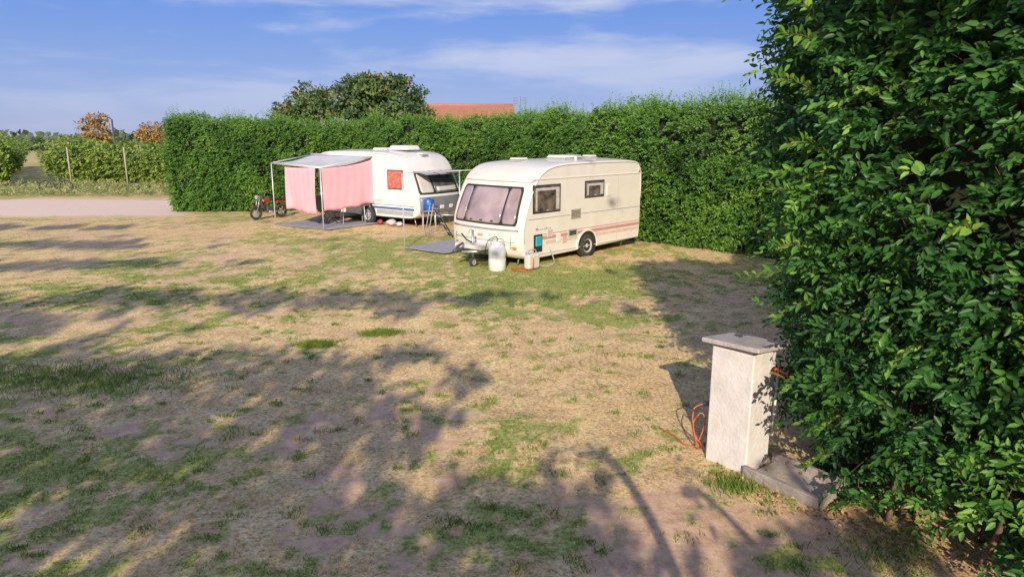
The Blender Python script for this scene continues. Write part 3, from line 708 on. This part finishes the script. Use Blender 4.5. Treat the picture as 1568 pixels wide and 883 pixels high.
profB = [(-2.40, .30), (1.9, .28), (2.45, .32), (2.62, .50), (2.60, .95), (2.38, 1.45), (2.12, 1.95), (1.86, 2.28), (1.4, 2.46), (.4, 2.50), (-1.6, 2.50), (-2.2, 2.46), (-2.44, 2.32), (-2.48, 1.8), (-2.48, .8), (-2.46, .38)]
B = Caravan('white_caravan', (-4.55, 25.30, 0), math.radians(-36), profB, 2.3, .14, white2)
pb = B.par; S = -1; HB = 1.15
B.nose_patch('front_grey_panel', -1.06, 1.06, .46, 1.02, mat('silver_grey_panel', (.20, .21, .24), .4), .008)
B.nose_patch('front_window_recess', -1.02, 1.02, 1.10, 1.86, rubber, .004, -.94, .94)
B.nose_patch('front_window', -.30, .98, 1.14, 1.82, glass('front_glass', (.10, .11, .12), .5, 5), .02, -.30, .90)
B.nose_patch('window_blind', -.93, -.36, 1.16, 1.8, mat('white_blind', (.6, .58, .56), .7), .012, -.88, -.36)
B.nose_patch('inside_blind', -.22, .9, 1.2, 1.34, mat('white_blind2', (.6, .58, .56), .7), .034)
for q in (0.0, .24, .48): B.nose_patch('front_sticker', -.25+q*2, -.05+q*2, .60, .72, white2, .02)
for y0, y1 in ((-.94, -.33), (-.29, .29), (.33, .94)):
    h0 = B.nose(y0, 1.86, .03); h1 = B.nose(y1, 1.86, .03)
    dv = Vector((.58, 0, -.10))
    V = [Vector(h0), Vector(h1), Vector(h1)+dv, Vector(h0)+dv]
    py_mesh('opened_pane', V, [(0, 1, 2, 3)], glass('acrylic_pane', (.20, .22, .24), .4, 4), pb, solid=.02, bevel=.006)
    tube('pane_strut', [h0, Vector(h0)+dv], .014, rubber, pb, 6); tube('pane_edge', [Vector(h0)+dv, Vector(h1)+dv], .014, rubber, pb, 6); tube('pane_strut', [h1, Vector(h1)+dv], .014, rubber, pb, 6)
B.side_window(S, 1.20, 1.90, 1.28, 1.88, g_red, False); B.side_window(S, -1.6, -.9, 1.3, 1.85, g_dark)
B.side_box('door', S, -.35, .27, .42, 2.1, white2, .03, .006, .02); B.side_box('door_window', S, -.25, .17, 1.3, 1.85, g_dark, .03, .015)
B.side_box('blue_stripe', S, -2.4, 2.4, .56, .64, bluest, .006, .001, .001); B.side_box('blue_stripe_thin', S, -2.4, 2.4, .70, .72, bluest, .006, .001, .001)
B.side_box('grey_skirt', S, .6, 2.35, .38, .54, greyp, .012, .002, .001)
B.side_box('door_step_trim', S, .5, .9, .8, .9, alu, .02, .008)
B.trim_arc(S, alu, .013, .5, .004)
lathe('wheel_well', [(0, 0), (.39, 0), (.39, .012), (0, .012)], (.15, -HB, .33), rubber, pb, 28, (math.pi/2, 0, 0))
wheel(pb, (.15, -HB+.03, .31), .31, .17, 0); wheel(pb, (.15, HB-.05, .31), .31, .17, 0)
box('chassis', (4.2, 1.8, .12), (-.1, 0, .28), darkgrey, pb, .01)
for sgn in (-1, 1): tube('a_frame', [(2.3, .5*sgn, .38), (3.4, .04*sgn, .4)], .035, steel, pb, 8)
box('air_conditioner', (.95, .72, .16), (1.0, -.1, 2.63), white2, pb, .06, taper=.85); vent(pb, -.2, .1, .6, .7, .07, 2.50, white2); vent(pb, 1.75, .0, .3, .3, .05, 2.36, white2)
for x in (2.1, -2.1):
    for y in (-.85, .85): tube('corner_steady', [(x, y, .32), (x+.1, y, .0)], .022, steel, pb, 6)

# ================================================================== AWNING with pink sheets
aw = empty('caravan_awning')
A1, A2 = Vector((-4.78, 24.15, 2.36)), Vector((-7.5, 26.0, 2.36)); P1, P2 = Vector((-6.25, 22.55, 2.02)), Vector((-8.35, 24.05, 2.12))
canv = mat('grey_canvas', (.62, .62, .64), .8, .10, 2.5, .1, 30)
V = []; F = []; nu, nv = 17, 9
for i in range(nv):
    for j in range(nu):
        u, v = j/(nu-1), i/(nv-1)
        q = (A1*(1-u)+A2*u)*(1-v)+(P1*(1-u)+P2*u)*v
        q = q+Vector((0, 0, -.09*math.sin(math.pi*v)*(1-.5*abs(math.sin(u*math.pi*3)))))
        V.append(q)
for i in range(nv-1):
    for j in range(nu-1): F.append((i*nu+j, i*nu+j+1, (i+1)*nu+j+1, (i+1)*nu+j))
py_mesh('canopy', V, F, canv, aw, smooth=True, solid=.008)
for q in (P1, P2): tube('pole', [(q.x, q.y, 0), q], .02, alu, aw, 8)
tube('front_bar', [P1, P2], .03, alu, aw, 8); tube('side_bar', [P1, A1], .018, alu, aw, 8); tube('side_bar', [P2, A2], .018, alu, aw, 8); tube('roller', [A1, A2], .05, white2, aw, 10)
pink = mat('pink_cloth', (.86, .43, .50), .85, .05, 3, .05, 80)
def sheet(name, a, b, ztop_a, ztop_b, za, zb, folds, par, m=pink, amp=.05, ph=0, sag=.05):
    V = []; F = []; nu, nv = 60, 16; a, b = Vector(a), Vector(b); d = (b-a).normalized(); nn = Vector((-d.y, d.x, 0))
    for i in range(nv):
        v = i/(nv-1)
        for j in range(nu):
            u = j/(nu-1); q = a+(b-a)*u; zt = ztop_a+(ztop_b-ztop_a)*u-sag*abs(math.sin(u*math.pi*folds*.5)); zl = za+(zb-za)*u+.02*math.sin(u*17)
            off = amp*(.2+v)*math.sin(u*math.pi*2*folds*.8+ph+.8*math.sin(v*2+u*5))+.004*math.sin(u*40+v*3)
            q = q+nn*off+d*(.04*math.sin(v*3)); V.append((q.x, q.y, zt+(zl-zt)*v))
    for i in range(nv-1):
        for j in range(nu-1): F.append((i*nu+j, i*nu+j+1, (i+1)*nu+j+1, (i+1)*nu+j))
    return py_mesh(name, V, F, m, par, smooth=True, solid=.004)
dd = (P2-P1)
sheet('pink_sheet', P1+dd*.10, P1+dd*.72, 2.02, 2.05, .48, .60, 1.3, aw, amp=.045)
sd = (A1-P1)
sheet('pink_sheet_side', P1+sd*.02, P1+sd*.97, 2.0, 2.3, .58, .75, 1.6, aw, amp=.045, ph=1, sag=.10)
def flat(name, pts, m, z=.03):
    return py_mesh(name, [(x, y, z) for x, y in pts], [tuple(range(len(pts)))], m, None, solid=.012)
matm = mat('blue_grey_mat', (.36, .36, .41), .85, .12, 6, .3, 60)
flat('ground_mat', [(-6.0, 22.3), (-8.3, 23.6), (-7.2, 25.4), (-4.6, 24.1)], matm, .035)
flat('ground_mat', [(-2.95, 18.5), (-1.75, 17.6), (-.45, 19.0), (-1.75, 20.0)], matm, .04)
fp = empty('awning_frame'); tube('pole', [(-2.95, 18.55, 0), (-2.95, 18.55, 2.05)], .016, alu, fp, 8); tube('rail', [(-2.95, 18.55, 2.05), (-.62, 18.0, 2.18)], .010, alu, fp, 8)
tube('pole', [(-1.55, 20.4, 0), (-1.55, 20.4, 2.05)], .016, alu, fp, 8); tube('rail', [(-2.95, 18.55, 2.05), (-1.55, 20.4, 2.05)], .010, alu, fp, 8)

def table(name, loc, rz=0, c=darkgrey, sx=.9, sy=.6, h=.7):
    e = empty(name, loc, rz); box('top', (sx, sy, .03), (0, 0, h), c, e, .01)
    for x in (-1, 1):
        for y in (-1, 1): tube('leg', [(x*sx*.42, y*sy*.42, 0), (x*sx*.40, y*sy*.40, h)], .014, alu, e, 6)
    return e
def chair(name, loc, rz, m):
    e = empty(name, loc, rz)
    box('seat', (.46, .44, .03), (0, 0, .42), m, e, .01); box('backrest', (.46, .03, .55), (0, .27, .72), m, e, .01, (-.25, 0, 0))
    for x in (-.24, .24):
        tube('leg', [(x, -.25, 0), (x, .2, .46), (x, .34, 1.0)], .012, darkgrey, e, 6); tube('leg', [(x, .25, 0), (x, -.22, .45)], .012, darkgrey, e, 6); tube('arm', [(x, -.22, .62), (x, .26, .64)], .014, darkgrey, e, 6)
    return e
table('camping_table', (-5.6, 24.0, .03), .4); chair('folding_chair', (-6.5, 24.0, .03), 2.4, darkgrey)
ld = empty('step_ladder', (-2.15, 20.9, 0), math.radians(20))
for y in (-.2, .2):
    tube('rail', [(-.30, y, 1.05), (.28, y, 0)], .022, darkgrey, ld, 6); tube('back_leg', [(-.30, y, 1.05), (-.5, y, 0)], .016, greyp, ld, 6)
for i in range(4): box('step', (.12, .40, .03), (.28-.58*(i+.7)/4.4, 0, 1.05*(i+.7)/4.4), greyp, ld, .006)
table('small_stand', (-2.75, 22.6, 0), .2, greyp, .5, .4, .62)
jug = mat('blue_plastic', (.02, .13, .50), .35, .1, 5)
lathe('blue_water_drum', [(0, 0), (.17, 0), (.19, .03), (.19, .14), (.175, .15), (.19, .16), (.19, .30), (.16, .36), (.06, .38), (.06, .42), (0, .42)], (-2.75, 22.6, .64), jug, None, 20)
def bag(name, loc, s, m):
    V, F = [], []; n1_, n2_ = 10, 14
    for i in range(n1_):
        th = math.pi*i/(n1_-1)
        for j in range(n2_):
            ph = 2*math.pi*j/n2_; r = 1+.25*math.sin(ph*3+i)+.1*math.sin(ph*7+i*2)
            V.append((s[0]*math.sin(th)*math.cos(ph)*r, s[1]*math.sin(th)*math.sin(ph)*r, s[2]*(1+math.cos(th))/2*(1+.1*math.sin(ph*4))))
    for i in range(n1_-1):
        for j in range(n2_): F.append((i*n2_+j, i*n2_+(j+1) % n2_, (i+1)*n2_+(j+1) % n2_, (i+1)*n2_+j))
    o = py_mesh(name, V, F, m, None, smooth=True); o.location = loc
plast = mat('white_plastic_bag', (.6, .58, .58), .5, .1, 8)
bag('plastic_bag', (-4.15, 23.5, .02), (.17, .13, .20), plast); bag('plastic_bag', (-3.85, 23.3, .02), (.12, .10, .14), plast); bag('red_bag', (-4.6, 23.8, .02), (.10, .09, .16), mat('red_fabric', (.35, .05, .05), .7))

# ================================================================== things in front of the cream caravan
wb = empty('water_container', (-.34, 15.45, .0), .3)
lathe('body', [(0, 0), (.18, 0), (.20, .03), (.20, .27), (.19, .29), (.20, .31), (.20, .46), (.175, .55), (.11, .61), (.07, .63), (.07, .67), (0, .67)], (0, 0, .01), mat('white_container', (.74, .74, .76), .45, .05, 5, dirt=(.5, .45, .38), dirt_amt=.3), wb, 28)
tube('handle', [(-.13, 0, .56), (-.14, 0, .70), (0, 0, .74), (.14, 0, .70), (.13, 0, .56)], .012, greyp, wb, 8, True)
tube('hose', [(0, 0, .67), (-.05, -.1, .8), (-.25, -.1, .7), (-.3, -.05, .4)], .010, rubber, wb, 6, True)
wc = empty('waste_container', (.46, 15.55, 0), math.radians(226))
box('body', (.40, .18, .36), (0, 0, .20), mat('beige_container', (.66, .62, .55), .5, .06, 5), wc, .06); tube('handle', [(-.13, 0, .36), (-.12, 0, .45), (.12, 0, .45), (.13, 0, .36)], .014, greyp, wc, 8, True)
lathe('cap', [(0, .04), (.045, .04), (.05, 0)], (.15, .0, .38), greyp, wc, 14)
orange = mat('orange_cable', (.55, .13, .04), .6, .1, 10)
def cable(name, pts, r, m):
    P = [(x, y, float(gz(np.array([x]), np.array([y]))[0])+z+r) for x, y, z in pts]
    return tube(name, P, r, m, None, 6, True)
cable('orange_hose_coil', [(.0, 15.4, .02), (.15, 15.2, .02), (.35, 15.3, .03), (.2, 15.5, .02), (.0, 15.35, .03), (.2, 15.15, .02), (.45, 15.25, .02), (.5, 15.5, .3)], .012, orange)
cable('grey_hose', [(.9, 16.3, .4), (1.0, 16.0, .05), (.75, 15.8, .01), (.6, 15.8, .1)], .014, greyp)
cable('electric_cable', [(1.85, 6.3, .02), (1.7, 6.9, 0), (1.45, 7.6, 0), (1.25, 8.1, 0), (.9, 8.6, 0), (.45, 9.3, 0), (.1, 10.1, 0), (-.15, 11.2, 0), (-.5, 12.4, 0), (-.4, 13.6, 0), (.1, 14.8, 0), (.15, 15.3, .01)], .003, mat('dark_cable', (.26, .15, .09), .6))
cable('electric_cable', [(1.85, 6.3, .02), (1.75, 7.2, 0), (1.75, 8.0, 0), (1.4, 8.5, 0), (1.3, 9.4, 0), (1.45, 10.6, 0), (1.2, 12.0, 0), (.9, 13.5, 0), (.8, 15.2, .01)], .003, mat('faded_orange_cable', (.55, .28, .14), .7))

# ================================================================== SERVICE POST
conc = mat('painted_concrete', (.74, .70, .67), .85, .10, 5, .35, 30, dirt=(.42, .37, .32), dirt_amt=.6)
conc2 = mat('bare_concrete', (.50, .45, .41), .9, .2, 6, .6, 30, dirt=(.25, .21, .17), dirt_amt=.6)
sp = empty('water_and_power_post', (2.10, 5.95, 0), math.atan2(.6, .8))
box('body', (.29, .44, 1.14), (0, 0, .56), conc, sp, .012)
box('cap_slab', (.46, .60, .045), (.02, 0, 1.175), conc2, sp, .012, (math.radians(-3), math.radians(4), 0))
box('cap_neck', (.24, .38, .05), (0, 0, 1.135), conc2, sp, .005)
box('rear_pillar', (.10, .30, 1.10), (.20, -.04, .54), conc, sp, .01)
brass = mat('brass', (.45, .30, .12), .35, .2, 20, metal=.9); redp = mat('red_plastic', (.5, .05, .05), .4)
tube('pipe', [(.22, -.2, .30), (.22, -.235, .30), (.22, -.235, .90)], .012, conc, sp, 8)
tube('tap', [(.12, -.22, .93), (.12, -.33, .93), (.12, -.37, .91), (.12, -.37, .85)], .014, brass, sp, 8, True)
tube('tap_handle', [(.12, -.30, .94), (.12, -.30, .985)], .008, brass, sp, 6); tube('tap_lever', [(.06, -.30, .99), (.18, -.30, .99)], .012, redp, sp, 8)
lathe('second_tap_wheel', [(0, .012), (.03, .012), (.034, 0), (.03, -.012), (0, -.012)], (.24, -.33, .92), redp, sp, 12, (math.pi/2, 0, 0)); tube('second_tap', [(.24, -.2, .92), (.24, -.33, .92)], .012, brass, sp, 8)
tube('outlet', [(0, .22, .50), (0, .28, .50)], .03, greyp, sp, 12); tube('plug', [(0, .28, .50), (-.02, .36, .48)], .026, mat('blue_plug', (.1, .1, .15), .5), sp, 10)
def wpt(x, y, z):
    c_, s_ = .8, .6; return (2.10+x*c_-y*s_, 5.95+x*s_+y*c_, z)
tube('orange_hose', [wpt(-.02, .36, .48), wpt(-.1, .42, .42), wpt(-.14, .38, .25), wpt(-.14, .32, .08), wpt(-.05, .34, .03), wpt(.02, .42, .05), wpt(-.08, .44, .22), wpt(-.05, .38, .38), wpt(-.02, .34, .30), wpt(-.05, .40, .05), wpt(-.1, .5, .02), wpt(-.03, .7, .02), wpt(-.0, .9, .02)], .007, orange, None, 7, True)
dbn = empty('drain_basin', (2.10, 5.95, 0), math.atan2(.6, .8))
box('floor', (.44, .66, .03), (.06, -.58, .015), conc2, dbn, .004)
kc = mat('old_kerb', (.36, .31, .27), .9, .25, 8, .6, 30, dirt=(.18, .15, .11), dirt_amt=.7)
box('kerb_a', (.05, .72, .11), (-.17, -.58, .055), kc, dbn, .01); box('kerb_b', (.05, .72, .11), (.29, -.58, .055), kc, dbn, .01); box('kerb_c', (.405, .05, .11), (.06, -.915, .055), kc, dbn, .01)

# ================================================================== MOTORBIKE / BICYCLE
redm = mat('red_paint', (.40, .03, .03), .3, .1, 5, coat=.5)
def torus(name, R, r, loc, m, par, rot=(math.pi/2, 0, 0), seg=24):
    pr = [(R+r*math.cos(t), r*math.sin(t)) for t in np.linspace(0, 2*math.pi, 9)]
    return lathe(name, pr, loc, m, par, seg, rot)
mb = empty('motor_scooter', (-9.15, 25.7, 0), math.radians(-125)); mb.scale = (.92, .92, .92)
for x in (-.60, .60):
    torus('tyre', .23, .05, (x, 0, .28), tyre_m, mb); lathe('hub', [(0, .03), (.08, .03), (.09, 0), (.08, -.03), (0, -.03)], (x, 0, .28), greyp, mb, 16, (math.pi/2, 0, 0))
    for i in range(6):
        a = i*math.pi/3; tube('spoke', [(x, 0, .28), (x+.22*math.cos(a), 0, .28+.22*math.sin(a))], .012, greyp, mb, 5)
box('engine', (.36, .24, .26), (-.05, 0, .38), darkgrey, mb, .04); box('tank', (.40, .24, .16), (.12, 0, .74), redm, mb, .07); box('seat', (.58, .22, .09), (-.36, 0, .76), rubber, mb, .04)
box('rear_fairing', (.38, .18, .12), (-.55, 0, .66), redm, mb, .04, (0, -.2, 0)); box('front_mudguard', (.32, .11, .03), (.60, 0, .58), redm, mb, .012)
for y in (-.08, .08): tube('fork', [(.60, y, .28), (.40, y, .98)], .02, steel, mb, 8)
tube('handlebar', [(.30, -.34, 1.05), (.40, -.1, 1.02), (.40, .1, 1.02), (.30, .34, 1.05)], .014, rubber, mb, 8); lathe('headlamp', [(0, .06), (.08, .05), (.09, 0), (.05, -.08), (0, -.09)], (.50, 0, .90), greyp, mb, 16, (0, math.pi/2, 0))
tube('exhaust', [(.1, .14, .3), (-.3, .16, .28), (-.75, .16, .36)], .03, steel, mb, 8); tube('frame', [(.40, 0, .95), (.15, 0, .45), (-.2, 0, .30), (-.60, 0, .30)], .022, redm, mb, 8); box('leg_shield', (.04, .30, .34), (.36, 0, .60), darkgrey, mb, .02, (0, .3, 0))
for y in (-.34, .34): tube('mirror_stem', [(.32, y*.8, 1.05), (.30, y, 1.2)], .006, rubber, mb, 5); box('mirror', (.02, .10, .07), (.30, y, 1.22), rubber, mb, .01)
bc = empty('bicycle', (-24.9, 37.6, 0), .15)
for x in (-.52, .52):
    torus('tyre', .33, .025, (x, 0, .34), rubber, bc)
    for i in range(8):
        a = i*math.pi/4; tube('spoke', [(x, 0, .34), (x+.33*math.cos(a), 0, .34+.33*math.sin(a))], .003, steel, bc, 4)
for a, b_ in (((-.52, 0, .34), (-.18, 0, .85)), ((-.52, 0, .34), (-.05, 0, .32)), ((-.05, 0, .32), (-.2, 0, .9)), ((-.05, 0, .32), (.38, 0, .8)), ((-.18, 0, .82), (.36, 0, .86)), ((.52, 0, .34), (.35, 0, .98))):
    tube('frame', [a, b_], .024, darkgrey, bc, 6)
box('saddle', (.26, .14, .05), (-.2, 0, .94), rubber, bc, .02); tube('handlebar', [(.3, -.28, 1.0), (.36, 0, 1.0), (.3, .28, 1.0)], .018, darkgrey, bc, 6)

# ================================================================== HOUSE BEHIND THE HEDGE
hs = empty('farm_house', (-4.0, 54, 0), math.radians(4))
plaster = mat('ochre_plaster', (.50, .38, .26), .9, .1, 2, .2, 20)
hw, hd, he, hr = 3.7, 4.0, 4.2, 5.3
wv_ = [(-hw, -hd, 0), (hw, -hd, 0), (hw, hd, 0), (-hw, hd, 0), (-hw, -hd, he), (hw, -hd, he), (hw, hd, he), (-hw, hd, he), (-hw, 0, hr-.1), (hw, 0, hr-.1)]
py_mesh('walls', wv_, [(0, 1, 5, 4), (2, 3, 7, 6), (1, 2, 6, 9, 5), (3, 0, 4, 8, 7), (0, 3, 2, 1)], plaster, hs)
m, nt, p = new_mat('terracotta_tiles'); tc = N(nt, 'ShaderNodeTexCoord'); br_ = N(nt, 'ShaderNodeTexBrick'); br_.inputs['Scale'].default_value = 4
br_.inputs['Color1'].default_value = (.52, .19, .10, 1); br_.inputs['Color2'].default_value = (.62, .28, .16, 1); br_.inputs['Mortar'].default_value = (.30, .10, .06, 1)
nt.links.new(tc.outputs['Object'], br_.inputs['Vector']); nt.links.new(br_.outputs[0], p.inputs['Base Color']); p.inputs['Roughness'].default_value = .9
for sgn in (-1, 1):
    py_mesh('roof', [(-hw-.4, sgn*(hd+.5), he-.1), (hw+.4, sgn*(hd+.5), he-.1), (hw+.4, 0, hr), (-hw-.4, 0, hr)], [(0, 1, 2, 3)], m, hs, solid=.12)
tube('ridge', [(-hw-.4, 0, hr+.05), (hw+.4, 0, hr+.05)], .12, mat('ridge_tile', (.5, .18, .1), .9), hs, 8)
box('chimney', (.5, .5, .8), (-hw+.2, 0, hr+.1), plaster, hs, .02); box('window', (1, .1, 1.2), (-1.5, -hd-.03, 2.2), g_dark, hs, .02); box('window', (1, .1, 1.2), (1.5, -hd-.03, 2.2), g_dark, hs, .02); box('door', (1, .1, 2.1), (0, -hd-.03, 1.05), wood, hs, .02)
an = empty('tv_antenna', (.6, 52, 0)); tube('mast', [(0, 0, 0), (0, 0, 5.9)], .03, steel, an, 6)
for i in range(5): tube('element', [(-.5, 0, 5.4+i*.1), (.5, 0, 5.4+i*.1)], .012, steel, an, 5)
ul = empty('street_lamp', (-35.3, 62, 0)); tube('mast', [(0, 0, 0), (0, 0, 4.5)], [.11, .07], darkgrey, ul, 8); tube('arm', [(0, 0, 4.45), (-.15, 0, 4.6), (-.5, 0, 4.62)], .05, darkgrey, ul, 8, True); box('lamp_head', (.45, .2, .1), (-.6, 0, 4.6), greyp, ul, .03)
